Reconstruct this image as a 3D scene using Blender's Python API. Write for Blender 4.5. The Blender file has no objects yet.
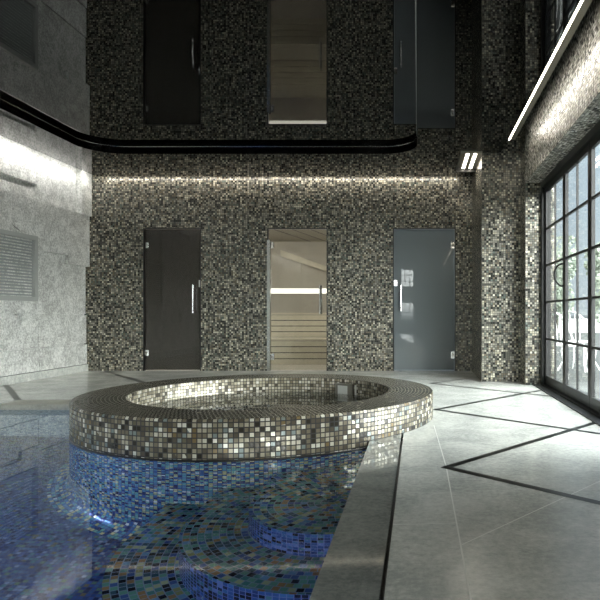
import bpy, bmesh, math, random
from mathutils import Vector
from mathutils.geometry import tessellate_polygon
random.seed(7)
S = bpy.context.scene
C = S.collection
PI = math.pi

# ------------------------------------------------------------------ colours / nodes
def lin(h):
    h = h.lstrip('#')
    out = []
    for i in (0, 2, 4):
        c = int(h[i:i+2], 16) / 255
        out.append(c/12.92 if c <= .04045 else ((c+.055)/1.055)**2.4)
    return (*out, 1)

def newmat(name):
    m = bpy.data.materials.new(name); m.use_nodes = True
    nt = m.node_tree; nt.nodes.clear()
    o = nt.nodes.new('ShaderNodeOutputMaterial')
    return m, nt, o

class NT:
    """tiny helper for wiring nodes"""
    def __init__(s, nt): s.nt = nt
    def n(s, t, **kw):
        x = s.nt.nodes.new(t)
        for k, v in kw.items(): setattr(x, k, v)
        return x
    def put(s, sock, v):
        if hasattr(v, 'is_output'): s.nt.links.new(v, sock)
        else: sock.default_value = v
    def math(s, op, a, b=None, c=None):
        x = s.n('ShaderNodeMath', operation=op)
        s.put(x.inputs[0], a)
        if b is not None: s.put(x.inputs[1], b)
        if c is not None: s.put(x.inputs[2], c)
        return x.outputs[0]
    def vmath(s, op, a, b=None, scale=None):
        x = s.n('ShaderNodeVectorMath', operation=op)
        s.put(x.inputs[0], a)
        if b is not None: s.put(x.inputs[1], b)
        if scale is not None: s.put(x.inputs['Scale'], scale)
        return x.outputs['Value'] if op in ('LENGTH', 'DOT_PRODUCT') else x.outputs[0]
    def mixc(s, f, a, b):
        x = s.n('ShaderNodeMix', data_type='RGBA')
        s.put(x.inputs[0], f); s.put(x.inputs[6], a); s.put(x.inputs[7], b)
        return x.outputs[2]
    def mixf(s, f, a, b):
        x = s.n('ShaderNodeMix', data_type='FLOAT')
        s.put(x.inputs[0], f); s.put(x.inputs[2], a); s.put(x.inputs[3], b)
        return x.outputs[0]

def simple(name, col, rough=.5, metal=0, ior=1.5, noise=0, nscale=8, coat=0):
    m, nt, o = newmat(name); k = NT(nt)
    p = k.n('ShaderNodeBsdfPrincipled')
    c = lin(col) if isinstance(col, str) else col
    p.inputs['Base Color'].default_value = c
    p.inputs['Roughness'].default_value = rough
    p.inputs['Metallic'].default_value = metal
    p.inputs['IOR'].default_value = ior
    p.inputs['Coat Weight'].default_value = coat
    if noise:
        tc = k.n('ShaderNodeTexCoord'); nz = k.n('ShaderNodeTexNoise')
        nz.inputs['Scale'].default_value = nscale; nz.inputs['Detail'].default_value = 6
        nt.links.new(tc.outputs['Object'], nz.inputs['Vector'])
        d = tuple(x*(1-noise) for x in c[:3])+(1,); l = tuple(min(1, x*(1+noise)) for x in c[:3])+(1,)
        nt.links.new(k.mixc(nz.outputs['Fac'], d, l), p.inputs['Base Color'])
    nt.links.new(p.outputs[0], o.inputs[0])
    return m

def emit(name, col, strength):
    m, nt, o = newmat(name)
    e = nt.nodes.new('ShaderNodeEmission')
    e.inputs[0].default_value = lin(col); e.inputs[1].default_value = strength
    nt.links.new(e.outputs[0], o.inputs[0])
    return m

def mosaic(name, palette, pitch=.033, grout='#24241f', gw=.07, rough=.26, metal=.25, tilt=.10, polar=False, ior=1.55, spread=.25):
    m, nt, o = newmat(name); k = NT(nt)
    tc = k.n('ShaderNodeTexCoord')
    uv = tc.outputs['UV']
    sep = k.n('ShaderNodeSeparateXYZ'); nt.links.new(uv, sep.inputs[0])
    if polar:
        r = k.math('DIVIDE', k.vmath('LENGTH', uv), pitch)
        th = k.math('ADD', k.math('ARCTAN2', sep.outputs[1], sep.outputs[0]), PI)
        ring = k.math('FLOOR', r)
        cnt = k.math('FLOOR', k.math('MULTIPLY', k.math('ADD', ring, .5), 2*PI))
        a = k.math('MULTIPLY', k.math('DIVIDE', th, 2*PI), cnt)
        b = r
    else:
        a = k.math('DIVIDE', sep.outputs[0], pitch); b = k.math('DIVIDE', sep.outputs[1], pitch)
    ca, cb = k.math('FLOOR', a), k.math('FLOOR', b)
    fa, fb = k.math('FRACT', a), k.math('FRACT', b)
    da = k.math('ABSOLUTE', k.math('SUBTRACT', fa, .5)); db = k.math('ABSOLUTE', k.math('SUBTRACT', fb, .5))
    g = k.math('GREATER_THAN', k.math('MAXIMUM', da, db), .5-gw)
    cmb = k.n('ShaderNodeCombineXYZ'); nt.links.new(ca, cmb.inputs[0]); nt.links.new(cb, cmb.inputs[1])
    wn = k.n('ShaderNodeTexWhiteNoise', noise_dimensions='3D'); nt.links.new(cmb.outputs[0], wn.inputs['Vector'])
    # slow variation of the blend across the surface so that colours drift in patches
    nz = k.n('ShaderNodeTexNoise'); nz.inputs['Scale'].default_value = 1.3; nz.inputs['Detail'].default_value = 2
    nt.links.new(tc.outputs['Object'], nz.inputs['Vector'])
    drift = k.math('MULTIPLY', k.math('SUBTRACT', nz.outputs['Fac'], .5), spread)
    val = k.math('ADD', wn.outputs['Value'], drift)
    rmp = k.n('ShaderNodeValToRGB'); cr = rmp.color_ramp; cr.interpolation = 'CONSTANT'
    cr.elements.remove(cr.elements[1])
    for i, (w, h) in enumerate(palette):
        e = cr.elements[0] if i == 0 else cr.elements.new(w)
        e.position = w; e.color = lin(h)
    nt.links.new(val, rmp.inputs[0])
    p = k.n('ShaderNodeBsdfPrincipled')
    nt.links.new(k.mixc(g, rmp.outputs[0], lin(grout)), p.inputs['Base Color'])
    nt.links.new(k.mixf(g, rough, .7), p.inputs['Roughness'])
    nt.links.new(k.mixf(g, metal, 0.0), p.inputs['Metallic'])
    p.inputs['IOR'].default_value = ior
    geo = k.n('ShaderNodeNewGeometry')
    jit = k.vmath('SUBTRACT', wn.outputs['Color'], (.5, .5, .5))
    nrm = k.vmath('NORMALIZE', k.vmath('ADD', geo.outputs['Normal'], k.vmath('SCALE', jit, scale=tilt)))
    nt.links.new(nrm, p.inputs['Normal'])
    nt.links.new(p.outputs[0], o.inputs[0])
    return m

def stone(name, c1, c2, scale=3., rough=.35, bump=0., grain=0., gscale=60, veins=.0, ior=1.5):
    m, nt, o = newmat(name); k = NT(nt)
    tc = k.n('ShaderNodeTexCoord')
    n1 = k.n('ShaderNodeTexNoise'); n1.inputs['Scale'].default_value = scale; n1.inputs['Detail'].default_value = 8
    n1.inputs['Roughness'].default_value = .65; n1.inputs['Distortion'].default_value = .6
    nt.links.new(tc.outputs['Object'], n1.inputs['Vector'])
    n2 = k.n('ShaderNodeTexNoise'); n2.inputs['Scale'].default_value = gscale; n2.inputs['Detail'].default_value = 4
    n2.inputs['Roughness'].default_value = .8
    nt.links.new(tc.outputs['Object'], n2.inputs['Vector'])
    f = k.math('ADD', n1.outputs['Fac'], k.math('MULTIPLY', k.math('SUBTRACT', n2.outputs['Fac'], .5), grain))
    mr = k.n('ShaderNodeMapRange'); nt.links.new(f, mr.inputs[0]); mr.inputs[1].default_value = .3; mr.inputs[2].default_value = .7
    col = k.mixc(mr.outputs[0], lin(c1), lin(c2))
    if veins:
        v = k.n('ShaderNodeTexNoise'); v.inputs['Scale'].default_value = scale*1.7; v.inputs['Detail'].default_value = 5
        v.inputs['Distortion'].default_value = 1.4
        nt.links.new(tc.outputs['Object'], v.inputs['Vector'])
        d = k.math('ABSOLUTE', k.math('SUBTRACT', v.outputs['Fac'], .5))
        mk = k.math('MULTIPLY', k.math('LESS_THAN', d, .012), veins)
        col = k.mixc(mk, col, lin('#d8d8d2'))
    p = k.n('ShaderNodeBsdfPrincipled')
    nt.links.new(col, p.inputs['Base Color'])
    p.inputs['Roughness'].default_value = rough; p.inputs['IOR'].default_value = ior
    if bump:
        b = k.n('ShaderNodeBump'); b.inputs['Strength'].default_value = bump; b.inputs['Distance'].default_value = .01
        nt.links.new(n2.outputs['Fac'], b.inputs['Height']); nt.links.new(b.outputs[0], p.inputs['Normal'])
    nt.links.new(p.outputs[0], o.inputs[0])
    return m

def thin_glass(name, tint, ior=1.5, rough=0.0, film=None):
    """pane: fresnel reflection over straight transmission"""
    m, nt, o = newmat(name); k = NT(nt)
    geo = k.n('ShaderNodeNewGeometry')       # Schlick reflectance, the same from either side of the pane
    cs = k.math('ABSOLUTE', k.vmath('DOT_PRODUCT', geo.outputs['Normal'], geo.outputs['Incoming']))
    fr_ = k.math('ADD', .04, k.math('MULTIPLY', k.math('POWER', k.math('SUBTRACT', 1.0, cs), 5.0), .96))
    t = k.n('ShaderNodeBsdfTransparent'); t.inputs[0].default_value = tint
    g = k.n('ShaderNodeBsdfGlossy'); g.inputs['Roughness'].default_value = rough
    base = t.outputs[0]
    if film:
        d = k.n('ShaderNodeBsdfDiffuse'); d.inputs[0].default_value = lin(film[0])
        mm = k.n('ShaderNodeMixShader'); mm.inputs[0].default_value = film[1]
        nt.links.new(t.outputs[0], mm.inputs[1]); nt.links.new(d.outputs[0], mm.inputs[2]); base = mm.outputs[0]
    mx = k.n('ShaderNodeMixShader')
    nt.links.new(fr_, mx.inputs[0]); nt.links.new(base, mx.inputs[1]); nt.links.new(g.outputs[0], mx.inputs[2])
    nt.links.new(mx.outputs[0], o.inputs[0])
    return m

def water_mat(name, tint):
    m, nt, o = newmat(name); k = NT(nt)
    g = k.n('ShaderNodeBsdfGlass'); g.inputs['IOR'].default_value = 1.333; g.inputs['Roughness'].default_value = 0
    g.inputs['Color'].default_value = tint
    tc = k.n('ShaderNodeTexCoord'); nz = k.n('ShaderNodeTexNoise'); nz.inputs['Scale'].default_value = 2.2
    nt.links.new(tc.outputs['Object'], nz.inputs['Vector'])
    b = k.n('ShaderNodeBump'); b.inputs['Strength'].default_value = .03; b.inputs['Distance'].default_value = .02
    nt.links.new(nz.outputs['Fac'], b.inputs['Height']); nt.links.new(b.outputs[0], g.inputs['Normal'])
    nt.links.new(g.outputs[0], o.inputs[0])
    return m

WALL = [(0,'#2c2d29'),(.11,'#4c4c46'),(.26,'#69685f'),(.43,'#838176'),(.60,'#9a978a'),(.71,'#6c6454'),(.80,'#a8a28e'),(.90,'#cbc6b2'),(.95,'#606a62')]
SILVER_LIT = [(0,'#57564f'),(.12,'#86847a'),(.3,'#a5a398'),(.5,'#bdbbb0'),(.7,'#d2d0c6'),(.85,'#e6e4dc'),(.94,'#77756b')]  # silvery wall tiles, lightened to put the strip light's brightness into the colour
RIM  = [(0,'#35322b'),(.09,'#585246'),(.24,'#746d5d'),(.42,'#8f8976'),(.58,'#aaa491'),(.70,'#c4c0b0'),(.78,'#66604f'),(.85,'#7d8784'),(.92,'#dad7ca'),(.96,'#756546')]
TOP  = [(0,'#141412'),(.2,'#24231f'),(.45,'#37352f'),(.7,'#4b483f'),(.85,'#66614f'),(.95,'#8b8776')]  # dark rim tiles, darkened further for the black ceiling they mirror
INNER= [(0,'#5c584c'),(.12,'#8a8472'),(.35,'#a8a28e'),(.6,'#c2bdac'),(.8,'#dbd7ca'),(.93,'#7b7462')]  # paler tiles: brightness of the lit inner wall is put into the colour
POOL = [(0,'#1c2a58'),(.10,'#2a4480'),(.28,'#38588e'),(.44,'#466a98'),(.58,'#39549a'),(.68,'#44788a'),(.78,'#587868'),(.84,'#6c6650'),(.88,'#223264'),(.95,'#7488b0')]
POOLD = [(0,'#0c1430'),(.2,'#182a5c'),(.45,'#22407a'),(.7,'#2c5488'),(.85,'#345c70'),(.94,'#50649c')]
PALE = [(0,'#4a6078'),(.15,'#6d8796'),(.4,'#8da5ac'),(.65,'#a8bab8'),(.85,'#c2cdc8'),(.94,'#5674a0')]
STEP = [(0,'#141c30'),(.12,'#2a4a5c'),(.26,'#3f7478'),(.42,'#5a8a80'),(.56,'#7d8058'),(.66,'#8a6c4c'),(.74,'#36508a'),(.84,'#9aa284'),(.93,'#5a82a8')]
SKIRT= [(0,'#1c2c64'),(.12,'#345c9c'),(.28,'#4f80b0'),(.44,'#4f94b0'),(.58,'#6fa8a4'),(.70,'#a4aa84'),(.80,'#c4c09a'),(.88,'#2c4484'),(.94,'#c4d0dc')]
M = {}
M['silver'] = mosaic('mosaic_silver_lit', SILVER_LIT, grout='#1d1d19', pitch=.0265, gw=.09)
M['wall'] = mosaic('mosaic_wall', WALL, grout='#1d1d19', pitch=.0265, gw=.08)
M['rim'] = mosaic('mosaic_rim', RIM, grout='#100f0d', gw=.11, pitch=.031)
M['rimtop'] = mosaic('mosaic_rim_top', TOP, pitch=.028, grout='#6a675c', polar=True, gw=.08, tilt=.12)
M['inner'] = mosaic('mosaic_inner', INNER, grout='#1a1a17', gw=.09, pitch=.030)
M['pool'] = mosaic('mosaic_pool', POOL, grout='#1a2450', pitch=.026, tilt=.08)
M['step'] = mosaic('mosaic_step', STEP, grout='#5c6a84', polar=True, gw=.06, pitch=.034, tilt=.10)
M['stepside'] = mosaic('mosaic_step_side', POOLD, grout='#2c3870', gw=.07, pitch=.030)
M['poolwall'] = mosaic('mosaic_pool_wall', PALE, grout='#5c6f80', pitch=.026)
M['skirt'] = mosaic('mosaic_skirt', SKIRT, grout='#1a2450', pitch=.027)
M['stone'] = stone('stone_wall', '#a3a5a1', '#e6e7e3', scale=6, rough=.65, bump=.8, grain=1.6, gscale=38)
M['floor'] = stone('stone_floor', '#a8aca8', '#d8dad4', scale=3.0, rough=.22, grain=1.0, gscale=34, veins=.08)
M['coping'] = stone('stone_coping', '#6d716f', '#90948f', scale=4.0, rough=.05, grain=1.0, gscale=40)
M['edging'] = stone('stone_edging', '#98998f', '#bdbdb0', scale=4.0, rough=.4, grain=.8, gscale=40)
M['inlay'] = simple('black_inlay', '#0c0f0e', .3, ior=1.25)
M['joint'] = simple('pale_joint', '#d4d6d0', .5)
M['black'] = simple('black_paint', '#080808', .35)
M['ceil'] = simple('black_gloss_ceiling', '#020202', .0, ior=1.38)
M['band'] = simple('black_band', '#020202', .12, ior=1.2)
M['steel'] = simple('brushed_steel', '#b9bbb8', .25, 1)
M['chrome'] = simple('chrome', '#dcdddc', .12, 1)
M['alu'] = simple('grey_aluminium', '#8f8d84', .35, .8)
M['frame'] = simple('dark_steel_frame', '#0b0d0d', .4)
M['glass'] = thin_glass('clear_glass', (.93, .96, .96, 1))
M['sauna_glass'] = thin_glass('sauna_glass', (.86, .86, .82, 1))
M['dark_glass'] = thin_glass('smoked_glass', (.30, .29, .27, 1), film=('#4c4943', .5))
M['grey_glass'] = thin_glass('grey_frosted_glass', (.10, .12, .13, 1), film=('#8d969a', .75))
M['water'] = water_mat('pool_water', (.93, .98, 1, 1))
M['tubwater'] = water_mat('tub_water', (.97, .99, 1, 1))
M['louvre'] = simple('grey_louvre', '#9ba19f', .5)
M['ventframe'] = simple('grey_vent_frame', '#a3a6a2', .5)
M['dark'] = simple('dark_void', '#15130f', .9)
M['wood'] = simple('sauna_wood', '#b8b2a2', .5, noise=.15, nscale=10)
M['wood2'] = simple('sauna_wall_wood', '#a39e94', .6, noise=.1, nscale=6)
M['plain'] = simple('steam_room_tile', '#6b675e', .5)
M['cool'] = simple('shower_room_tile', '#8b969c', .5)
M['led'] = emit('led_line', '#fff4de', 8.0)
M['ledwhite'] = emit('led_white', '#fffaf2', 1.3)
M['led2'] = emit('led_tube', '#fff6e4', 8)
M['white'] = simple('white_plate', '#e6e8e4', .3)
M['paving'] = simple('terrace_paving', '#434644', .8, noise=.1, nscale=3)
M['render'] = simple('white_render', '#d4d6d4', .8)
M['leaf'] = simple('leaf', '#8e998b', .6)
M['leaf2'] = simple('leaf_pale', '#a9b2a2', .6)
M['bark'] = simple('bark', '#4a4238', .8)
M['wire'] = simple('white_metal', '#e4e6e4', .35)

# ------------------------------------------------------------------ mesh helpers
def uvbox(bm):
    uv = bm.loops.layers.uv.verify()
    bm.normal_update()
    for f in bm.faces:
        n = f.normal; ax = max(range(3), key=lambda i: abs(n[i]))
        for l in f.loops:
            c = l.vert.co
            l[uv].uv = (c.y, c.z) if ax == 0 else ((c.x, c.z) if ax == 1 else (c.x, c.y))

def obj(name, bm, mat, parent=None, smooth=False, uv=True):
    if uv: uvbox(bm)
    me = bpy.data.meshes.new(name); bm.to_mesh(me); bm.free()
    for m in (mat if isinstance(mat, (list, tuple)) else [mat]): me.materials.append(m)
    if smooth:
        for p in me.polygons: p.use_smooth = True
    o = bpy.data.objects.new(name, me); C.objects.link(o)
    if parent: o.parent = parent
    return o

def box(bm, x0, x1, y0, y1, z0, z1, mi=0):
    v = [bm.verts.new(p) for p in ((x0,y0,z0),(x1,y0,z0),(x1,y1,z0),(x0,y1,z0),(x0,y0,z1),(x1,y0,z1),(x1,y1,z1),(x0,y1,z1))]
    for q in ((0,3,2,1),(4,5,6,7),(0,1,5,4),(1,2,6,5),(2,3,7,6),(3,0,4,7)):
        bm.faces.new([v[i] for i in q]).material_index = mi

def prism(bm, pts, z0, z1, fn=lambda a, b, c: (a, b, c), mi=0):
    """extrude polygon pts (a,b) from c=z0 to z1; fn maps to world"""
    lo = [bm.verts.new(fn(a, b, z0)) for a, b in pts]; hi = [bm.verts.new(fn(a, b, z1)) for a, b in pts]
    tris = tessellate_polygon([[Vector((a, b, 0)) for a, b in pts]])
    fs = []
    for t in tris:
        fs.append(bm.faces.new([hi[i] for i in t])); fs.append(bm.faces.new([lo[i] for i in reversed(t)]))
    n = len(pts)
    for i in range(n):
        fs.append(bm.faces.new((lo[i], lo[(i+1) % n], hi[(i+1) % n], hi[i])))
    for f in fs: f.material_index = mi
    bmesh.ops.recalc_face_normals(bm, faces=fs)

def tube(bm, path, r, seg=10, closed=False, cap=True):
    pts = [Vector(p) for p in path]; n = len(pts); rings = []
    up = Vector((0, 0, 1)); prev = None
    for i, p in enumerate(pts):
        a = pts[i-1] if (i > 0 or closed) else p; b = pts[(i+1) % n] if (i < n-1 or closed) else p
        d = (b-a).normalized()
        if prev is None:
            u = d.cross(up if abs(d.z) < .9 else Vector((1, 0, 0))).normalized()
        else:
            u = (prev - d*prev.dot(d)).normalized()
        prev = u; w = d.cross(u)
        rings.append([bm.verts.new(p + (u*math.cos(2*PI*k/seg)+w*math.sin(2*PI*k/seg))*r) for k in range(seg)])
    m = n if closed else n-1
    for i in range(m):
        A, B = rings[i], rings[(i+1) % n]
        for k in range(seg): bm.faces.new((A[k], A[(k+1) % seg], B[(k+1) % seg], B[k]))
    if cap and not closed:
        bm.faces.new(list(reversed(rings[0]))); bm.faces.new(rings[-1])
    bmesh.ops.recalc_face_normals(bm, faces=bm.faces[:])

def lathe_uv(bm, prof, cx, cy, seg=160, rref=1., flip=False, polar=False):
    """surface of revolution with u = arc length, v = running length along profile (or xy for polar)"""
    uv = bm.loops.layers.uv.verify()
    ln = [0]
    for a, b in zip(prof, prof[1:]): ln.append(ln[-1]+math.hypot(a[0]-b[0], a[1]-b[1]))
    grid = [[bm.verts.new((cx+r*math.cos(2*PI*k/seg), cy+r*math.sin(2*PI*k/seg), z)) for k in range(seg)] for r, z in prof]
    for i in range(len(prof)-1):
        for k in range(seg):
            q = [(i, k), (i, k+1), (i+1, k+1), (i+1, k)]
            if flip: q.reverse()
            f = bm.faces.new([grid[a][b % seg] for a, b in q]); f.smooth = True
            for l, (a, b) in zip(f.loops, q):
                if polar: l[uv].uv = (l.vert.co.x-cx, l.vert.co.y-cy)
                else: l[uv].uv = (2*PI*b/seg*rref, ln[a]+prof[0][1])

def empty(name, loc=(0, 0, 0)):
    o = bpy.data.objects.new(name, None); C.objects.link(o); o.location = loc; o.empty_display_size = .1
    return o

def tag(o, label, cat, group=None, kind=None):
    o['label'] = label; o['category'] = cat
    if group: o['group'] = group
    if kind: o['kind'] = kind
    return o

def struct(o, label=None, cat=None):
    o['kind'] = 'structure'
    if label: o['label'] = label
    if cat: o['category'] = cat
    return o

def copy_tree(o, parent=None):
    c = o.copy(); C.objects.link(c)
    if parent: c.parent = parent
    for ch in list(o.children): copy_tree(ch, c)
    return c

# ------------------------------------------------------------------ dimensions (metres)
EYE = .84; F = 610.; VX, VY = 418., 314.
D = 9.0                      # back wall
XL = -4.88; XR = 1.27; XG = 1.50
H = 2.84; HI = 2.88
WZ = -.05                    # pool water level
PB = -1.37                   # pool bottom
PX0, PX1, PY0, PY1 = -3.9, -.32, -1.5, 5.66
TX, TY, TR, TI = -1.28, 5.07, 1.405, 1.03
RIMZ = .206
YB = -7.5                    # rear wall

# ------------------------------------------------------------------ floor
def arc(cx, cy, r, a0, a1, n=48):
    return [(cx+r*math.cos(a0+(a1-a0)*i/n), cy+r*math.sin(a0+(a1-a0)*i/n)) for i in range(n+1)]
SX = -.1005                  # floor side of slot
R2 = TR-.03
yr = TY-math.sqrt(R2**2-(SX-TX)**2)
FY = 5.96
xl = TX-math.sqrt(R2**2-(FY-TY)**2)
a0 = math.atan2(yr-TY, SX-TX); a1 = math.atan2(FY-TY, xl-TX)
hole = [(SX, PY0)] + arc(TX, TY, R2, a0, a1, 64) + [(PX0, FY), (PX0, PY0)]
outer = [(XL-.04, YB), (XG+.12, YB), (XG+.12, D+.1), (XL-.04, D+.1)]
bm = bmesh.new()
vs = [bm.verts.new((x, y, 0)) for x, y in outer+hole]
for t in tessellate_polygon([[Vector((x, y, 0)) for x, y in outer], [Vector((x, y, 0)) for x, y in hole]]):
    bm.faces.new([vs[i] for i in t])
for f in bm.faces:
    f.normal_update()
    if f.normal.z < 0: f.normal_flip()
nh = len(hole); hv = vs[4:]; lo = [bm.verts.new((v.co.x, v.co.y, -.04)) for v in hv]
for i in range(nh): bm.faces.new((hv[i], hv[(i+1) % nh], lo[(i+1) % nh], lo[i]))
def strip(p, q, w, mi, z=.0008, ext=0.0):
    p = Vector(p); q = Vector(q); d = (q-p).normalized(); n = Vector((-d.y, d.x))*w/2
    p = p-d*ext; q = q+d*ext
    f = bm.faces.new([bm.verts.new((*c, z)) for c in (p-n, q-n, q+n, p+n)]); f.material_index = mi
tips = [3.34-2*2.02, 3.34-2.02, 3.34, 5.36, 7.38]
W_ = .052
for i, ty in enumerate(tips):
    strip((.155, ty), (1.5, ty+1.52), W_, 1, ext=.02)
    strip((.155, ty), (1.5, ty-1.30), W_, 1, z=.0011, ext=.02)
strip((.155, 9.0-.36), (.155+.3, 9.0), W_, 1)
# far-left deck zigzag
strip((-4.88, 7.22), (-3.92, 5.98), .06, 1); strip((-4.62, 9.0), (-3.30, 7.40), .06, 1); strip((-3.30, 7.40), (-1.9, 9.0), .06, 1, z=.0011)
strip((-4.48, 6.74), (-3.55, 8.2), .02, 1)
# slab joints
strip((.155, .5), (.155, 3.33), .006, 2); strip((.12, 4.6), (.155, 3.36), .006, 2)
strip((-.1, 2.43), (.155, 2.45), .004, 2); strip((-.1, .95), (.155, .97), .004, 2); strip((-.1, 3.9), (.155, 3.92), .004, 2)
strip((.16, 2.22), (1.5, 3.72), .005, 2); strip((.16, .6), (1.5, 2.1), .005, 2)
o = obj('floor', bm, [M['floor'], M['inlay'], M['joint']]); struct(o)

# coping along the pool edge, with the black overflow slot beside it
bm = bmesh.new()
yc = lambda x, r=R2: TY-math.sqrt(r**2-(x-TX)**2)
n = 8; xs = [PX1+(-.1155-PX1)*i/n for i in range(n+1)]
prism(bm, [(PX1, PY0)] + [(-.1155, PY0)] + [(x, yc(x)) for x in reversed(xs)], -.05, 0)
struct(obj('pool_coping', bm, M['coping']), 'grey polished stone coping strip beside the black overflow slot', 'coping')
bm = bmesh.new()
box(bm, -.20, -.02, PY0, yc(-.11)+.05, -.10, -.052)
struct(obj('overflow_channel', bm, M['black']), 'narrow black overflow slot running from the hot tub to the camera', 'channel')
bm = bmesh.new()
xa = lambda y: TX-math.sqrt(R2**2-(y-TY)**2)
ys = [PY1+(FY-PY1)*i/10 for i in range(11)]
prism(bm, [(PX0, FY), (PX0, PY1)] + [(xa(y), y) for y in ys], -.05, 0)
struct(obj('pool_edging', bm, M['edging']), 'far pool edge of pale stone left of the hot tub', 'coping')

# ------------------------------------------------------------------ pool basin
bm = bmesh.new()
def quad(*p):
    return bm.faces.new([bm.verts.new(q) for q in p])
quad((PX0,PY0,PB),(PX1,PY0,PB),(PX1,PY1,PB),(PX0,PY1,PB))
QX = TX-math.sqrt(1.3**2-(PY1-TY)**2); QY = TY-math.sqrt(1.3**2-(PX1-TX)**2)
quad((PX0,PY1,PB),(QX,PY1,PB),(QX,PY1,-.0501),(PX0,PY1,-.0501))
quad((PX1,QY,PB),(PX1,PY0,PB),(PX1,PY0,-.0501),(PX1,QY,-.0501))
quad((PX0,PY0,PB),(PX0,PY1,PB),(PX0,PY1,-.0405),(PX0,PY0,-.0405))
quad((PX1,PY0,PB),(PX0,PY0,PB),(PX0,PY0,-.0405),(PX1,PY0,-.0405))
for f in list(bm.faces)[1:]: f.material_index = 1
struct(obj('pool_basin', bm, [M['pool'], M['poolwall']]), 'sunken pool shell of blue glass mosaic', 'pool')

def pool_step(cx, cy, r, z, label):
    front = [(cx+r*math.cos(a), cy+r*math.sin(a)) for a in [PI+PI*i/60 for i in range(61)]]
    front = [p for p in front if p[0] <= PX1-.005]
    xr = PX1-.005
    dy = math.sqrt(max(0, r*r-(xr-cx)**2)); front.append((xr, cy-dy))
    rb = 1.2
    xb = [xr+(cx-r-xr)*i/24 for i in range(25)]
    back = [(x, TY-math.sqrt(rb*rb-(x-TX)**2)) for x in xb]
    pts = front+back
    bm = bmesh.new(); uv = bm.loops.layers.uv.verify()
    top = [bm.verts.new((x, y, z)) for x, y in pts]; bot = [bm.verts.new((x, y, PB)) for x, y in pts]
    for t in tessellate_polygon([[Vector((x, y, 0)) for x, y in pts]]):
        f = bm.faces.new([top[i] for i in t]); f.normal_update()
        if f.normal.z < 0: f.normal_flip()
        for l in f.loops: l[uv].uv = (l.vert.co.x-cx, l.vert.co.y-cy)
    s = 0; n = len(pts)
    for i in range(n):
        j = (i+1) % n; L = math.hypot(pts[i][0]-pts[j][0], pts[i][1]-pts[j][1])
        f = bm.faces.new((bot[i], bot[j], top[j], top[i])); f.material_index = 1
        for l, w in zip(f.loops, ((s, PB), (s+L, PB), (s+L, z), (s, z))): l[uv].uv = w
        s += L
    o = obj('pool_step', bm, [M['step'], M['stepside']], uv=False)
    struct(o, label, 'step')
pool_step(-.44, 3.19, .43, -.35, 'uppermost round mosaic step under the water beside the coping')
pool_step(-.46, 3.17, .73, -.60, 'middle round mosaic step under the water')
pool_step(-.46, 3.17, 1.05, -.88, 'lowest and widest round mosaic step under the water')

# water surface: rectangle minus the tub circle
bm = bmesh.new()
RW = TR-.004
y1 = TY-math.sqrt(RW**2-(PX1-TX)**2); x2 = TX-math.sqrt(RW**2-(PY1-TY)**2)
b0 = math.atan2(y1-TY, PX1-TX); b1 = math.atan2(PY1-TY, x2-TX)
b1 = b1-2*PI
wp = [(PX0, PY0), (PX1, PY0)] + arc(TX, TY, RW, b0, b1, 90) + [(PX0, PY1)]
vs = [bm.verts.new((x, y, WZ)) for x, y in wp]
for t in tessellate_polygon([[Vector((x, y, 0)) for x, y in wp]]):
    f = bm.faces.new([vs[i] for i in t]); f.normal_update()
    if f.normal.z < 0: f.normal_flip()
o = obj('pool_water', bm, M['water']); tag(o, 'still clear water filling the blue mosaic pool', 'water', kind='stuff')

# ------------------------------------------------------------------ hot tub
tub = tag(empty('hot_tub', (TX, TY, 0)), 'round raised hot tub clad in silver and brown glass mosaic', 'hot tub')
def tubpart(name, prof, mat, **kw):
    bm = bmesh.new(); lathe_uv(bm, prof, 0, 0, **kw)
    o = obj(name, bm, mat, tub, uv=False); return o
tubpart('rim_band', [(TR, WZ), (TR, RIMZ-.008), (TR-.008, RIMZ)], M['rim'], rref=TR)
tubpart('rim_top', [(TR-.008, RIMZ), (TI+.008, RIMZ)], M['rimtop'], polar=True)
o = tubpart('inner_wall', [(TI+.008, RIMZ), (TI, RIMZ-.008), (TI, -.35)], M['inner'], rref=TI)
bm = bmesh.new(); lathe_uv(bm, [(TI, -.35), (.7, -.35), (.62, -.62), (.001, -.62)], 0, 0, polar=True)
obj('seat_ledge', bm, M['rimtop'], tub, uv=False)
sk = [(TR+.0, WZ), (TR, PB+.14)] + [(TR+.14*(1-math.cos(a)), PB+.14*(1-math.sin(a))) for a in [PI/2*i/8 for i in range(1, 9)]]
o = tubpart('skirt', sk, M['skirt'], rref=TR); o['label'] = 'blue mosaic skirt below the waterline'
bm = bmesh.new()
lathe_uv(bm, [(TR+.0005, WZ-.004), (TR+.004, WZ-.002), (TR+.004, WZ+.010), (TR+.0005, WZ+.012)], 0, 0, rref=TR)
obj('waterline_shadow', bm, M['black'], tub, uv=False)  # thin black ring standing in for the shadow line at the waterline
# overflow plate on inner wall
th = math.atan2(.90, .48)
sp = empty('skimmer', (0, 0, 0)); sp.parent = tub
bm = bmesh.new(); box(bm, -.11, .11, -.012, .004, -.06, .075); o = obj('faceplate', bm, M['alu'], sp)
bm = bmesh.new(); box(bm, -.075, .045, -.016, -.011, -.05, .055); o2 = obj('cover', bm, M['white'], sp)
bm = bmesh.new(); box(bm, .135, .15, -.012, .003, -.06, .07); o3 = obj('guide_rail', bm, M['white'], sp)
ax = (345-VX)/F*5.95-TX; ay = math.sqrt((TI-.01)**2-ax*ax)
sp.location = (ax, ay, .09); sp.rotation_euler = (0, 0, math.atan2(ay, ax)-PI/2)
bm = bmesh.new()
lathe_uv(bm, [(TI-.001, .07), (.001, .07)], 0, 0, polar=True)
o = obj('hot_tub_water', bm, M['tubwater'], uv=False); o.location = (TX, TY, 0)
for p in o.data.polygons:
    if p.normal.z < 0: p.flip()
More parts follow.
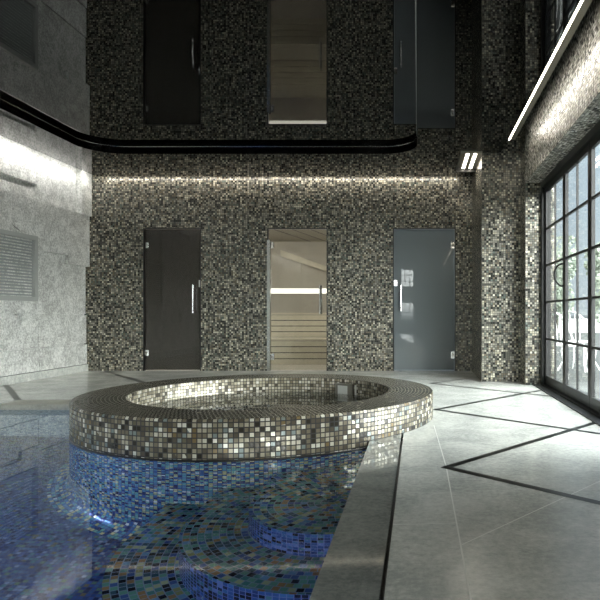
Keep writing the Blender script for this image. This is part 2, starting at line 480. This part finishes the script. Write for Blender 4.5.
tag(o, 'still water inside the round hot tub', 'water', kind='stuff')

# ------------------------------------------------------------------ walls
def X_at(px, depth=D): return (px-VX)/F*depth
def Z_at(py, depth=D): return EYE+(VY-py)/F*depth
d1 = (X_at(143), X_at(201)); d2 = (X_at(267), X_at(327.5)); d3 = (X_at(393), X_at(455.5)); DZ = Z_at(228)
ZT = 3.40
bm = bmesh.new()
edges = [XL-.04, d1[0], d1[1], d2[0], d2[1], d3[0], d3[1], 1.0]
for a, b in zip(edges[0::2], edges[1::2]): box(bm, a, b, D, D+.12, 0, ZT)
for a, b in (d1, d2, d3): box(bm, a, b, D, D+.12, DZ, ZT)
struct(obj('wall_back', bm, M['wall']))
# pillars in the far right corner
bm = bmesh.new(); box(bm, .79, 1.30, 7.57, D+.0, 0, ZT)
struct(obj('pillar', bm, M['wall']), 'mosaic pillar in the far right corner beside the grey glass door', 'pillar')
bm = bmesh.new(); box(bm, 1.27, 1.62, 7.22, D, 0, ZT)
struct(obj('pillar', bm, M['wall']), 'narrow mosaic pier next to the black glazed doors', 'pillar')
# right wall: band over openings, piers
HEAD = Z_at(183, 7.22)
bm = bmesh.new()
box(bm, XR, 1.62, YB, 7.22, HEAD, ZT)
sets = [(3.35, 7.22), (-5.6, -.2)]
py = [YB, -5.1, -1.3, -.9, 2.95, 3.35]
for a, b in ((YB, -5.6), (-.2, 3.35)): box(bm, XR, 1.62, a, b, 0, HEAD)
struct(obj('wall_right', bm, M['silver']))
# left wall with relief panels of rough stone
bm = bmesh.new()
LX = lambda a, b, c: (c, a, b)
box(bm, -5.1, -4.93, YB, D, 0, ZT)
g = .008
def panel(y0, y1, z0, z1, x): box(bm, -4.94, x, y0+g, y1-g, z0+g, z1-g)
# lower field (recessed) split by joints
for y0, y1 in ((YB, -2), (-2, 3.0), (3.0, 5.6), (5.6, 7.86), (7.86, D)):
    panel(y0, y1, .10, .40, -4.88); panel(y0, y1, .40, .83, -4.89); panel(y0, y1, .83, 1.75, -4.90)
# protruding field with stepped outline
def prot(pts, x): prism(bm, pts, -4.94, x, LX)
prot([(5.6, .85), (7.46, .85), (7.46, .745), (7.86-g, .745), (7.86-g, 1.68), (7.29, 1.9), (7.29, 2.29), (5.6, 2.29)], -4.845)
prot([(7.29+g, 1.9+g), (7.86, 1.68), (7.86, 1.655), (8.46, 1.655), (8.46, 1.535), (D, 1.535), (D, 2.29), (7.29+g, 2.29)], -4.845)
prot([(3.0, .6), (5.6-g, .6), (5.6-g, 2.29), (3.0, 2.29)], -4.85)
prot([(-2, .85), (3.0-g, .85), (3.0-g, 2.29), (-2, 2.29)], -4.845)
prot([(YB, .7), (-2-g, .7), (-2-g, 2.29), (YB, 2.29)], -4.845)
# upper field with slot
panel(YB, -1, 2.29, ZT, -4.895); panel(-1, 5.0, 2.29, ZT, -4.895)
panel(5.0, 7.83, 2.29, 2.394, -4.895); panel(5.0, 7.83, 2.496, ZT, -4.89)
panel(7.83, 8.73, 2.29, ZT, -4.895); panel(8.73, D+.004, 2.27, ZT, -4.81)
struct(obj('wall_left', bm, M['stone']))
bm = bmesh.new(); box(bm, -4.94, -4.865, YB, D, 0, .10)
struct(obj('baseboard_left', bm, M['floor']))
# rear wall with two window openings (behind the camera, mirrored by the glass doors)
bm = bmesh.new()
w = [(-2.35, -.95), (-.75, -.15)]
ex = [XL-.06] + [v for p in w for v in p] + [1.62]
for a, b in zip(ex[0::2], ex[1::2]): box(bm, a, b, YB-.15, YB, 0, ZT)
for a, b in w:
    box(bm, a, b, YB-.15, YB, 1.35, 1.95); box(bm, a, b, YB-.15, YB, 2.75, ZT)
struct(obj('wall_rear', bm, M['stone']))
k = 20
for a, b in w:
    for z0, z1 in ((0.0, 1.35), (1.95, 2.75)):
        r = struct(empty(f'window_{k}', ((a+b)/2, YB-.08, z0))); k += 1
        hw = (b-a)/2; hh = z1-z0
        bm = bmesh.new()
        for x in (-hw, hw-.05): box(bm, x, x+.05, -.03, .03, 0, hh)
        box(bm, -hw+.05, hw-.05, -.03, .03, 0, .05); box(bm, -hw+.05, hw-.05, -.03, .03, hh-.05, hh)
        for i in range(1, 3): box(bm, -hw+2*hw*i/3-.012, -hw+2*hw*i/3+.012, -.02, .02, .05, hh-.05)
        for i in range(1, 3): box(bm, -hw+.05, hw-.05, -.018, .018, hh*i/3-.012, hh*i/3+.012)
        obj('window_frame', bm, M['frame'], r)
        bm = bmesh.new(); box(bm, -hw+.02, hw-.02, -.004, .004, .02, hh-.02); obj('glass_pane', bm, M['glass'], r)

# ------------------------------------------------------------------ ceiling
CX0, CX1, CY1 = XL+.20, 1.03, D-.13
BX0, BX1, BY0, BY1, BR = -3.95, -.004, -3.0, 7.41, .42
def rrect(x0, x1, y0, y1, r, n=16):
    return arc(x1-r, y0+r, r, -PI/2, 0, n)+arc(x1-r, y1-r, r, 0, PI/2, n)+arc(x0+r, y1-r, r, PI/2, PI, n)+arc(x0+r, y0+r, r, PI, 1.5*PI, n)
loop = rrect(BX0, BX1, BY0, BY1, BR)
bm = bmesh.new()
out = [(CX0, YB), (CX1, YB), (CX1, CY1), (CX0, CY1)]
# notch for lamp beside the pillar
vs = [bm.verts.new((x, y, H)) for x, y in out+loop]
for t in tessellate_polygon([[Vector((x, y, 0)) for x, y in out], [Vector((x, y, 0)) for x, y in loop]]):
    f = bm.faces.new([vs[i] for i in t]); f.normal_update()
    if f.normal.z > 0: f.normal_flip()
ov = vs[:4]; up = [bm.verts.new((v.co.x, v.co.y, H+.03)) for v in ov]
for i in range(4): bm.faces.new((ov[i], ov[(i+1) % 4], up[(i+1) % 4], up[i]))
bm.faces.new(up)
struct(obj('ceiling', bm, M['ceil']))
bm = bmesh.new()
f = bm.faces.new([bm.verts.new((x, y, HI)) for x, y in loop]); f.normal_update()
if f.normal.z > 0: f.normal_flip()
struct(obj('ceiling_inset', bm, M['ceil']), 'glossy black stretched ceiling panel inside the curved black band', 'ceiling')
# pocket lid (structural slab above everything)
bm = bmesh.new(); box(bm, XL-.2, 1.62, YB, D+.1, ZT, ZT+.1)
struct(obj('ceiling_slab', bm, M['black']), 'dark slab above the suspended ceiling', 'ceiling')
# hanging band
bm = bmesh.new()
loop_in = rrect(BX0+.006, BX1-.006, BY0+.006, BY1-.006, BR-.006)
n = len(loop); Z0, Z1 = 2.784, HI+.0
A = [bm.verts.new((x, y, Z0)) for x, y in loop]; B = [bm.verts.new((x, y, Z1)) for x, y in loop]
Ai = [bm.verts.new((x, y, Z0)) for x, y in loop_in]; Bi = [bm.verts.new((x, y, Z1)) for x, y in loop_in]
for i in range(n):
    j = (i+1) % n
    bm.faces.new((A[i], A[j], B[j], B[i])); bm.faces.new((Ai[j], Ai[i], Bi[i], Bi[j])); bm.faces.new((A[j], A[i], Ai[i], Ai[j]))
bmesh.ops.recalc_face_normals(bm, faces=bm.faces[:])
struct(obj('ceiling_band', bm, M['band'], smooth=False), 'curved glossy black band hanging around the ceiling above the pool', 'ceiling band')
# thin metal bead where band meets inset
bm = bmesh.new()
tube(bm, [(x, y, HI-.004) for x, y in rrect(BX0+.010, BX1-.010, BY0+.01, BY1-.01, BR-.01)], .010, 6, closed=True)
struct(obj('ceiling_bead', bm, M['steel']), 'thin grey bead along the top of the black ceiling band', 'trim')

# linear light in the pocket over the glazed doors
t = tag(empty('ceiling_light', (1.035, 0, H)), 'long linear light strip in the ceiling above the black glazed doors', 'light', 'ceiling strip lights')
L0, L1 = -7.4, 7.0
bm = bmesh.new()
prism(bm, [(0, -.004), (.018, -.004), (.08, .004), (.08, .03), (0, .05)], L0, L1, lambda a, b, c: (a, c, b)); obj('profile', bm, M['alu'], t)
bm = bmesh.new(); box(bm, .001, .017, L0+.01, L1-.01, -.007, -.003); obj('diffuser', bm, M['led'], t)
# short lamp beside the pillar
t = tag(empty('ceiling_light', (.66, 7.92, H)), 'short steel ceiling lamp with two bright tubes beside the corner pillar', 'light', 'ceiling strip lights')
bm = bmesh.new(); box(bm, -.13, .13, -.42, .40, -.02, .0); obj('housing', bm, M['alu'], t)
for x in (-.045, .05):
    bm = bmesh.new(); box(bm, x-.018, x+.018, -.38, .36, -.026, -.0195); obj('tube', bm, M['led2'], t)
bm = bmesh.new(); box(bm, -.13, .13, .40, .415, -.06, 0); obj('end_cap', bm, M['black'], t)

# ------------------------------------------------------------------ glass doors in the back wall
def bar_handle(parent, x, z0, z1, y, two=False):
    bm = bmesh.new(); tube(bm, [(x, y-.06, z0), (x, y-.06, z1)], .012, 12); h = obj('handle', bm, M['chrome'], parent)
    for z in (z0+.07, z1-.07):
        bm = bmesh.new(); tube(bm, [(x, y-.06, z), (x, y-.004, z)], .008, 8); obj('standoff', bm, M['chrome'], h)
    if two:
        bm = bmesh.new(); tube(bm, [(x, y+.06, z0), (x, y+.06, z1)], .012, 12); obj('inner_handle', bm, M['chrome'], h)
def hinge(parent, x, z, y, w=.075, h=.09):
    bm = bmesh.new(); box(bm, x-w/2, x+w/2, y-.022, y+.022, z-h/2, z+h/2)
    bmesh.ops.bevel(bm, geom=bm.edges[:], offset=.004, segments=1, affect='EDGES'); hh = obj('hinge', bm, M['chrome'], parent)
    bm = bmesh.new(); box(bm, x-w/2+.02, x+w/2-.02, y-.028, y-.020, z-h/4, z+h/4); obj('hinge_cover', bm, M['alu'], hh)
def glassdoor(n, d, mat, label):
    r = struct(empty(f'door_{n}', ((d[0]+d[1])/2, D+.05, 0)), label, 'door')
    hw = (d[1]-d[0])/2
    bm = bmesh.new()
    box(bm, -hw, -hw+.014, -.05, .02, 0, DZ-.014); box(bm, hw-.014, hw, -.05, .02, 0, DZ-.014); box(bm, -hw, hw, -.05, .02, DZ-.014, DZ)
    obj('jamb', bm, M['black'], r)
    bm = bmesh.new(); box(bm, -hw+.018, hw-.018, -.006, .006, .012, DZ-.02); obj('glass_panel', bm, mat, r)
    return r, hw
r, hw = glassdoor(1, d1, M['dark_glass'], 'dark smoked glass door, left of the three in the back wall')
c = (d1[0]+d1[1])/2
bar_handle(r, X_at(193)-c, Z_at(313), Z_at(285), 0)
hinge(r, X_at(144.5)-c, Z_at(353), 0, .09); hinge(r, X_at(146)-c, Z_at(245), 0, .05)
bm = bmesh.new(); box(bm, X_at(198)-c, X_at(200.5)-c, -.02, .02, Z_at(287), Z_at(280)); obj('lock', bm, M['chrome'], r)
r, hw = glassdoor(2, d2, M['sauna_glass'], 'clear glass door showing the lit sauna, middle of the back wall')
c = (d2[0]+d2[1])/2
bm = bmesh.new(); box(bm, X_at(267)-c, X_at(270)-c, -.06, .02, 0.0, Z_at(240)); obj('post', bm, M['steel'], r)
bar_handle(r, X_at(320)-c, Z_at(314), Z_at(285), 0, True)
hinge(r, X_at(271.5)-c, Z_at(357), 0, .06); hinge(r, X_at(271.5)-c, Z_at(245), 0, .05)
r, hw = glassdoor(3, d3, M['grey_glass'], 'grey frosted glass door reflecting the windows, right of the back wall')
c = (d3[0]+d3[1])/2
bar_handle(r, X_at(401)-c, Z_at(311), Z_at(285), 0)
hinge(r, X_at(453)-c, Z_at(245), 0, .06, .11); hinge(r, X_at(453)-c, Z_at(355), 0, .06, .11)
bm = bmesh.new(); box(bm, X_at(394)-c, X_at(397)-c, -.02, .02, Z_at(286), Z_at(280)); obj('lock', bm, M['chrome'], r)

# rooms behind
def room(name, x0, x1, y1, h, mat, label):
    bm = bmesh.new(); y0 = D+.12; t = .05
    box(bm, x0-t, x0, y0, y1, 0, h); box(bm, x1, x1+t, y0, y1, 0, h); box(bm, x0-t, x1+t, y1, y1+t, 0, h)
    box(bm, x0-t, x1+t, y0, y1+t, h, h+t); box(bm, x0-t, x1+t, y0, y1+t, -t, 0)
    return struct(obj(name, bm, mat), label, 'room')
room('steam_room', -4.7, -3.12, 11.2, 2.4, M['plain'], 'dim room behind the dark glass door')
room('shower_room', -.7, .78, 11.0, 2.4, M['cool'], 'grey room behind the frosted glass door')
room('sauna_room', -3.02, -.85, 11.62, 2.22, M['wood2'], 'pale timber sauna behind the clear glass door')
bm = bmesh.new()
for i in range(1, 6):
    x = -2.55+.3*i; prism(bm, [(x-.25, D+.13), (x-.24, D+.13), (x+.21, 11.6), (x+.20, 11.6)], 2.214, 2.222)
struct(obj('ceiling_joint', bm, M['black']), 'dark joints between the sauna ceiling boards', 'joint')
def bench(y0, y1, z, label):
    t = tag(empty('sauna_bench', (-1.75, (y0+y1)/2, 0)), label, 'bench', 'sauna benches')
    h2 = (y1-y0)/2
    bm = bmesh.new(); nb = 5
    for i in range(nb):
        a = -h2+2*h2*i/nb; box(bm, -1.2, .82, a+.006, a+2*h2/nb-.006, z-.03, z)
    obj('seat', bm, M['wood'], t)
    bm = bmesh.new()
    zz = z-.04
    for i in range(4):
        box(bm, -1.2, .82, -h2+.01, -h2+.03, zz-.086, zz); zz -= .10
    obj('front_slats', bm, M['wood'], t)
    bm = bmesh.new(); box(bm, -1.2, .82, -h2+.045, -h2+.05, z-.43, z-.035); obj('backing_board', bm, M['dark'], t)
    for x in (-1.1, .65):
        bm = bmesh.new(); box(bm, x, x+.06, -h2+.052, h2-.05, 0, z-.032); obj('leg', bm, M['wood'], t)
bench(10.1, 10.75, .43, 'lower slatted timber bench in the sauna')
bench(10.77, 11.4, .86, 'upper slatted timber bench in the sauna')
t = tag(empty('wall_light', (-1.77, 11.59, Z_at(291, 11.57))), 'bright horizontal light strip on the sauna wall above the benches', 'light')
bm = bmesh.new(); box(bm, -1.2, .86, -.012, .02, -.05, .05); obj('housing', bm, M['white'], t)
bm = bmesh.new(); box(bm, -1.19, .85, -.02, -.0125, -.042, .042); obj('diffuser', bm, M['ledwhite'], t)
# pale strip standing in for a slanting reflection on the sauna door glass
bm = bmesh.new()
prism(bm, [(-2.59, 2.05), (-2.59, 1.93), (-.86, 1.36), (-.86, 1.42)], 11.5, 11.57, lambda a, b, c: (a, c, b))
tag(obj('slanting_reflection', bm, M['wood']), 'pale strip standing in for the slanting reflection on the sauna glass', 'reflection')

# ------------------------------------------------------------------ louvred vent on the left wall
v = tag(empty('air_vent', (-4.845, 7.15, 1.0)), 'grey louvred air vent with stone frame on the left wall', 'vent')
bm = bmesh.new(); Y0, Y1, ZH = -.58, .56, .82; fw = .055
box(bm, -.03, .045, Y0, Y0+fw, 0, ZH); box(bm, -.03, .045, Y1-fw, Y1, 0, ZH)
box(bm, -.03, .045, Y0+fw, Y1-fw, 0, fw); box(bm, -.03, .045, Y0+fw, Y1-fw, ZH-fw, ZH)
obj('frame', bm, M['ventframe'], v)
bm = bmesh.new(); nl = 19
for i in range(nl):
    z = fw+.008+(ZH-2*fw-.01)*i/nl
    prism(bm, [(-.002, z+.018), (.0, z+.022), (.018, z+.004), (.016, z)], Y0+fw, Y1-fw, lambda a, b, c: (a, c, b))
obj('louvres', bm, M['louvre'], v)
bm = bmesh.new(); box(bm, -.02, -.006, Y0+fw-.005, Y1-fw+.005, fw-.005, ZH-fw+.005); obj('backing', bm, M['dark'], v)
# ------------------------------------------------------------------ steel glazed doors on the right
def leaf_geo(w, h):
    st = .055
    bm = bmesh.new()
    box(bm, -.016, .016, 0, st, .0, h); box(bm, -.016, .016, w-st, w, 0, h)
    box(bm, -.016, .016, st, w-st, 0, .10); box(bm, -.016, .016, st, w-st, h-.06, h)
    fr = bm
    bars = bmesh.new(); z0, z1 = .10, h-.06
    for i in range(1, 5):
        z = z0+(z1-z0)*i/5; box(bars, -.011, .011, st, w-st, z-.011, z+.011)
    box(bars, -.010, .010, w/2-.007, w/2+.007, z0, z1)
    gl = bmesh.new(); box(gl, -.004, .004, st-.01, w-st+.01, .09, h-.05)
    return fr, bars, gl
n_door = 4
HL = HEAD-.07
meshes = {}
for si, (a, b) in enumerate(sets):
    bm = bmesh.new()
    j = .07
    box(bm, XG-.05, XG+.06, b-j-.02, b, 0, HEAD); box(bm, XG-.05, XG+.06, a, a+j, 0, HEAD)
    box(bm, XG-.05, XG+.06, a+j, b-j-.02, HEAD-j, HEAD); box(bm, XG-.06, XG+.06, a+j, b-j-.02, 0, .025)
    struct(obj(f'trim_{si+1}', bm, M['frame']))
    lw = (b-a-2*j-.02)/4
    for i in range(4):
        y0 = a+j+lw*i
        r = struct(empty(f'door_{n_door}', (XG, y0+.004, .026))); n_door += 1
        if 'm' not in meshes:
            fr, bars, gl = leaf_geo(lw-.008, HL-.026)
            meshes['m'] = [obj(nm, b_, m_, r) for nm, b_, m_ in (('leaf_frame', fr, M['frame']), ('glazing_bars', bars, M['frame']), ('glass_pane', gl, M['glass']))]
        else:
            for s_ in meshes['m']:
                c_ = s_.copy(); C.objects.link(c_); c_.parent = r
                c_.scale = (1, (lw-.008)/meshes['w'], 1)
        meshes.setdefault('w', lw-.008)
        if i % 2 == 1:
            bm = bmesh.new()
            tube(bm, [(-.016, .035, 1.10)]+[(-.016-.09*math.sin(PI*q/12), .035, 1.10+.115*(1-math.cos(PI*q/12))) for q in range(1, 12)]+[(-.016, .035, 1.33)], .010, 8)
            obj('pull_handle', bm, M['frame'], r)
# threshold
bm = bmesh.new(); box(bm, XG-.14, XG+.12, 3.35, 7.22, 0, .012)
struct(obj('trim_5', bm, M['frame']))

# ------------------------------------------------------------------ terrace outside
bm = bmesh.new(); box(bm, 1.62, 40, -20, 60, -.2, -.02)
struct(obj('terrace', bm, M['paving']), 'pale terrace paving outside the glazed doors', 'paving')
bm = bmesh.new(); box(bm, 2.6, 26, 28.2, 28.5, -.02, .62)
tag(obj('garden_wall', bm, M['render']), 'low white wall at the far edge of the terrace', 'wall')
def foliage(cx, cy, z0, z1, rx, ry, n, size, mat, name, parent):
    bm = bmesh.new()
    lobes = [(random.uniform(-.55, .55), random.uniform(-.55, .55), random.uniform(.2, .9), random.uniform(.35, .6)) for _ in range(9)]
    for i in range(n):
        l = random.choice(lobes); d = Vector((random.gauss(0, 1), random.gauss(0, 1), random.gauss(0, 1))).normalized()*l[3]*random.uniform(.75, 1)
        p = Vector((cx+(l[0]+d.x)*rx, cy+(l[1]+d.y)*ry, z0+(z1-z0)*min(1, max(0, l[2]+d.z*.5))))
        u = Vector((random.gauss(0, 1), random.gauss(0, 1), random.gauss(0, 1))).normalized()
        w = u.cross(Vector((random.gauss(0, 1), random.gauss(0, 1), random.gauss(0, 1)))).normalized()
        s = size*random.uniform(.6, 1.2)
        bm.faces.new([bm.verts.new(q) for q in (p-u*s, p+w*s*.5, p+u*s, p-w*s*.5)])
    return obj(name, bm, mat, parent)
trees = [(5.9, 26.2, 3.6, .85, 'leaf', 'small grey-green tree seen through the glazed leaf nearest the pier'),
         (8.2, 26.6, 3.9, .85, 'leaf2', 'pale green tree seen through the second glazed leaf'),
         (10.6, 31.5, 4.6, 1.1, 'leaf', 'grey-green tree furthest right behind the white terrace wall'),
         (7.3, 32.0, 4.9, 1.2, 'leaf2', 'tall pale tree standing behind the two nearer small trees')]
for x, y, h, r_, m_, lab in trees:
    t = tag(empty('tree', (x, y, -.02)), lab, 'tree', 'trees beyond the terrace')
    bm = bmesh.new(); tube(bm, [(0, 0, 0), (.05, 0, h*.3), (0, .05, h*.7)], .09, 8); obj('trunk', bm, M['bark'], t)
    foliage(0, 0, .5, h, r_, r_, 2200, .12, M[m_], 'crown', t)
def chair(x, y, rz, label):
    t = tag(empty('garden_chair', (x, y, -.02)), label, 'chair', 'white chairs outside')
    t.rotation_euler = (0, 0, rz)
    bm = bmesh.new()
    tube(bm, [(.23*math.cos(a), .23*math.sin(a), .44) for a in [2*PI*i/24 for i in range(24)]], .012, 8, closed=True)
    for i in range(-3, 4):
        xx = i*.06; yy = math.sqrt(.23**2-xx*xx); tube(bm, [(xx, -yy, .44), (xx, yy, .44)], .006, 6)
    obj('seat', bm, M['wire'], t)
    bm = bmesh.new()
    tube(bm, [(-.22, .06, .44), (-.25, .16, .62), (-.2, .24, .8), (-.1, .28, .88), (0, .29, .9), (.1, .28, .88), (.2, .24, .8), (.25, .16, .62), (.22, .06, .44)], .012, 8)
    for i in range(-2, 3): tube(bm, [(i*.07, .22, .44), (i*.08, .28, .86)], .006, 6)
    obj('backrest', bm, M['wire'], t)
    for sx in (-1, 1):
        for sy in (-1, 1):
            bm = bmesh.new(); tube(bm, [(sx*.16, sy*.16, .44), (sx*.19, sy*.19, .3), (sx*.17, sy*.17, .15), (sx*.23, sy*.23, 0)], .012, 8); obj('leg', bm, M['wire'], t)
chair(2.02, 8.3, .6, 'white wire garden chair outside the leaf nearest the mosaic pier')
chair(2.45, 9.3, 2.4, 'white wire garden chair further out on the terrace')

# ------------------------------------------------------------------ lights
def area(name, loc, rot, sx, sy, power, col=(1, 1, 1), spread=PI):
    l = bpy.data.lights.new(name, 'AREA'); l.shape = 'RECTANGLE'; l.size = sx; l.size_y = sy
    l.energy = power; l.color = col; l.spread = spread
    o = bpy.data.objects.new(name, l); C.objects.link(o); o.location = loc; o.rotation_euler = rot
    return o
WARM = (1, .93, .82)
# cove tapes hidden in the gap above the ceiling edge
area('cove_tape_back', ((CX0+.6)/2, CY1+.005, H+.016), (math.radians(90-66), 0, 0), .6-CX0, .02, 7, WARM)
area('cove_tape_left', (CX0-.005, (YB+CY1)/2, H+.016), (0, math.radians(90-48), 0), .02, CY1-YB-.05, 36, (1, .97, .92))
area('cove_tape_right', (1.12, -.2, H+.03), (0, math.radians(-50), 0), .03, 14.2, 15, (1, .96, .88))
# lamps in the rooms behind
area('steam_lamp', (-3.22, 9.3, 2.3), (math.radians(20), 0, 0), .12, .12, 50, (1, .95, .85))
area('sauna_lamp_right', (-1.02, 9.3, 2.1), (math.radians(40), 0, 0), .25, .12, 10, (1, .97, .92))
area('sauna_lamp_left', (-2.86, 9.3, 2.1), (math.radians(40), 0, 0), .25, .12, 10, (1, .97, .92))
area('shower_lamp', (.1, 10.0, 2.35), (0, 0, 0), .5, .5, 14, (.9, .96, 1))
# underwater pool lamps
def disk(name, loc, target, power, size=.22, col=(.8, .9, 1)):
    l = bpy.data.lights.new(name, 'AREA'); l.shape = 'DISK'; l.size = size; l.energy = power; l.color = col
    o = bpy.data.objects.new(name, l); C.objects.link(o); o.location = loc
    o.rotation_euler = (Vector(target)-Vector(loc)).to_track_quat('-Z', 'Y').to_euler()
disk('pool_lamp_near', (-3.3, PY0+.05, -.7), (-3.0, 4, -.9), 14)
disk('pool_lamp_left', (PX0+.05, 3.2, -.7), (-1.7, 4.2, -1.0), 8.5, .22, (.62, .74, 1))
disk('pool_lamp_right', (PX1-.04, .8, -.6), (-1.2, 3.4, -.9), 11, .22, (1, .97, .9))

# ------------------------------------------------------------------ sky
w = bpy.data.worlds.new('World'); S.world = w; w.use_nodes = True
nt = w.node_tree; nt.nodes.clear(); k = NT(nt)
tc = k.n('ShaderNodeTexCoord'); sp_ = k.n('ShaderNodeSeparateXYZ'); nt.links.new(tc.outputs['Generated'], sp_.inputs[0])
# overcast sky: dim near the far horizon, bright haze around the low hidden sun (to the right, behind the camera)
mz = k.math('ADD', k.math('MULTIPLY', sp_.outputs[2], .5), .5)
rm = k.n('ShaderNodeValToRGB'); el = rm.color_ramp.elements
for p_, c_ in ((.495, (.06, .06, .06, 1)), (.5, (.42, .47, .50, 1)), (.62, (.42, .50, .56, 1)), (.75, (1.1, 1.2, 1.3, 1)), (1, (2.2, 2.35, 2.5, 1))):
    e = el[0] if p_ == .495 else (el[-1] if p_ == 1 else el.new(p_)); e.position = p_; e.color = c_
nt.links.new(mz, rm.inputs[0])
dt = k.vmath('DOT_PRODUCT', tc.outputs['Generated'], (.72, -.66, .2))
hz = k.n('ShaderNodeMapRange', interpolation_type='SMOOTHSTEP'); nt.links.new(dt, hz.inputs[0])
hz.inputs[1].default_value = .1; hz.inputs[2].default_value = 1.0; hz.inputs[3].default_value = 0; hz.inputs[4].default_value = 1
ab = k.n('ShaderNodeMapRange'); nt.links.new(sp_.outputs[2], ab.inputs[0]); ab.inputs[1].default_value = -.01; ab.inputs[2].default_value = .02
glow = k.math('MULTIPLY', k.math('MULTIPLY', hz.outputs[0], ab.outputs[0]), 9.5)
tot = k.vmath('ADD', rm.outputs[0], k.vmath('SCALE', (1, .985, .95), scale=glow))
bg = k.n('ShaderNodeBackground'); bg.inputs[1].default_value = 1
nt.links.new(tot, bg.inputs[0]); wo = k.n('ShaderNodeOutputWorld'); nt.links.new(bg.outputs[0], wo.inputs[0])

# ------------------------------------------------------------------ camera and view
cam = bpy.data.cameras.new('Camera'); co = bpy.data.objects.new('Camera', cam); C.objects.link(co)
co.location = (0, 0, EYE); co.rotation_euler = (PI/2, 0, 0)
cam.sensor_fit = 'HORIZONTAL'; cam.sensor_width = 36; cam.lens = 36*F/600
cam.shift_x = (300-VX)/600; cam.shift_y = (VY-300)/600
cam.clip_start = .05; cam.clip_end = 200
S.camera = co
S.view_settings.view_transform = 'Standard'; S.view_settings.look = 'None'
S.view_settings.gamma = 1; S.view_settings.use_curve_mapping = False
S.view_settings.exposure = 1.25
cy = S.cycles
cy.max_bounces = 14; cy.diffuse_bounces = 6; cy.glossy_bounces = 8; cy.transmission_bounces = 8; cy.transparent_max_bounces = 16
cy.caustics_refractive = True; cy.caustics_reflective = True; cy.blur_glossy = .3
cy.sample_clamp_indirect = 6
cy.use_denoising = True; cy.denoiser = 'OPENIMAGEDENOISE'
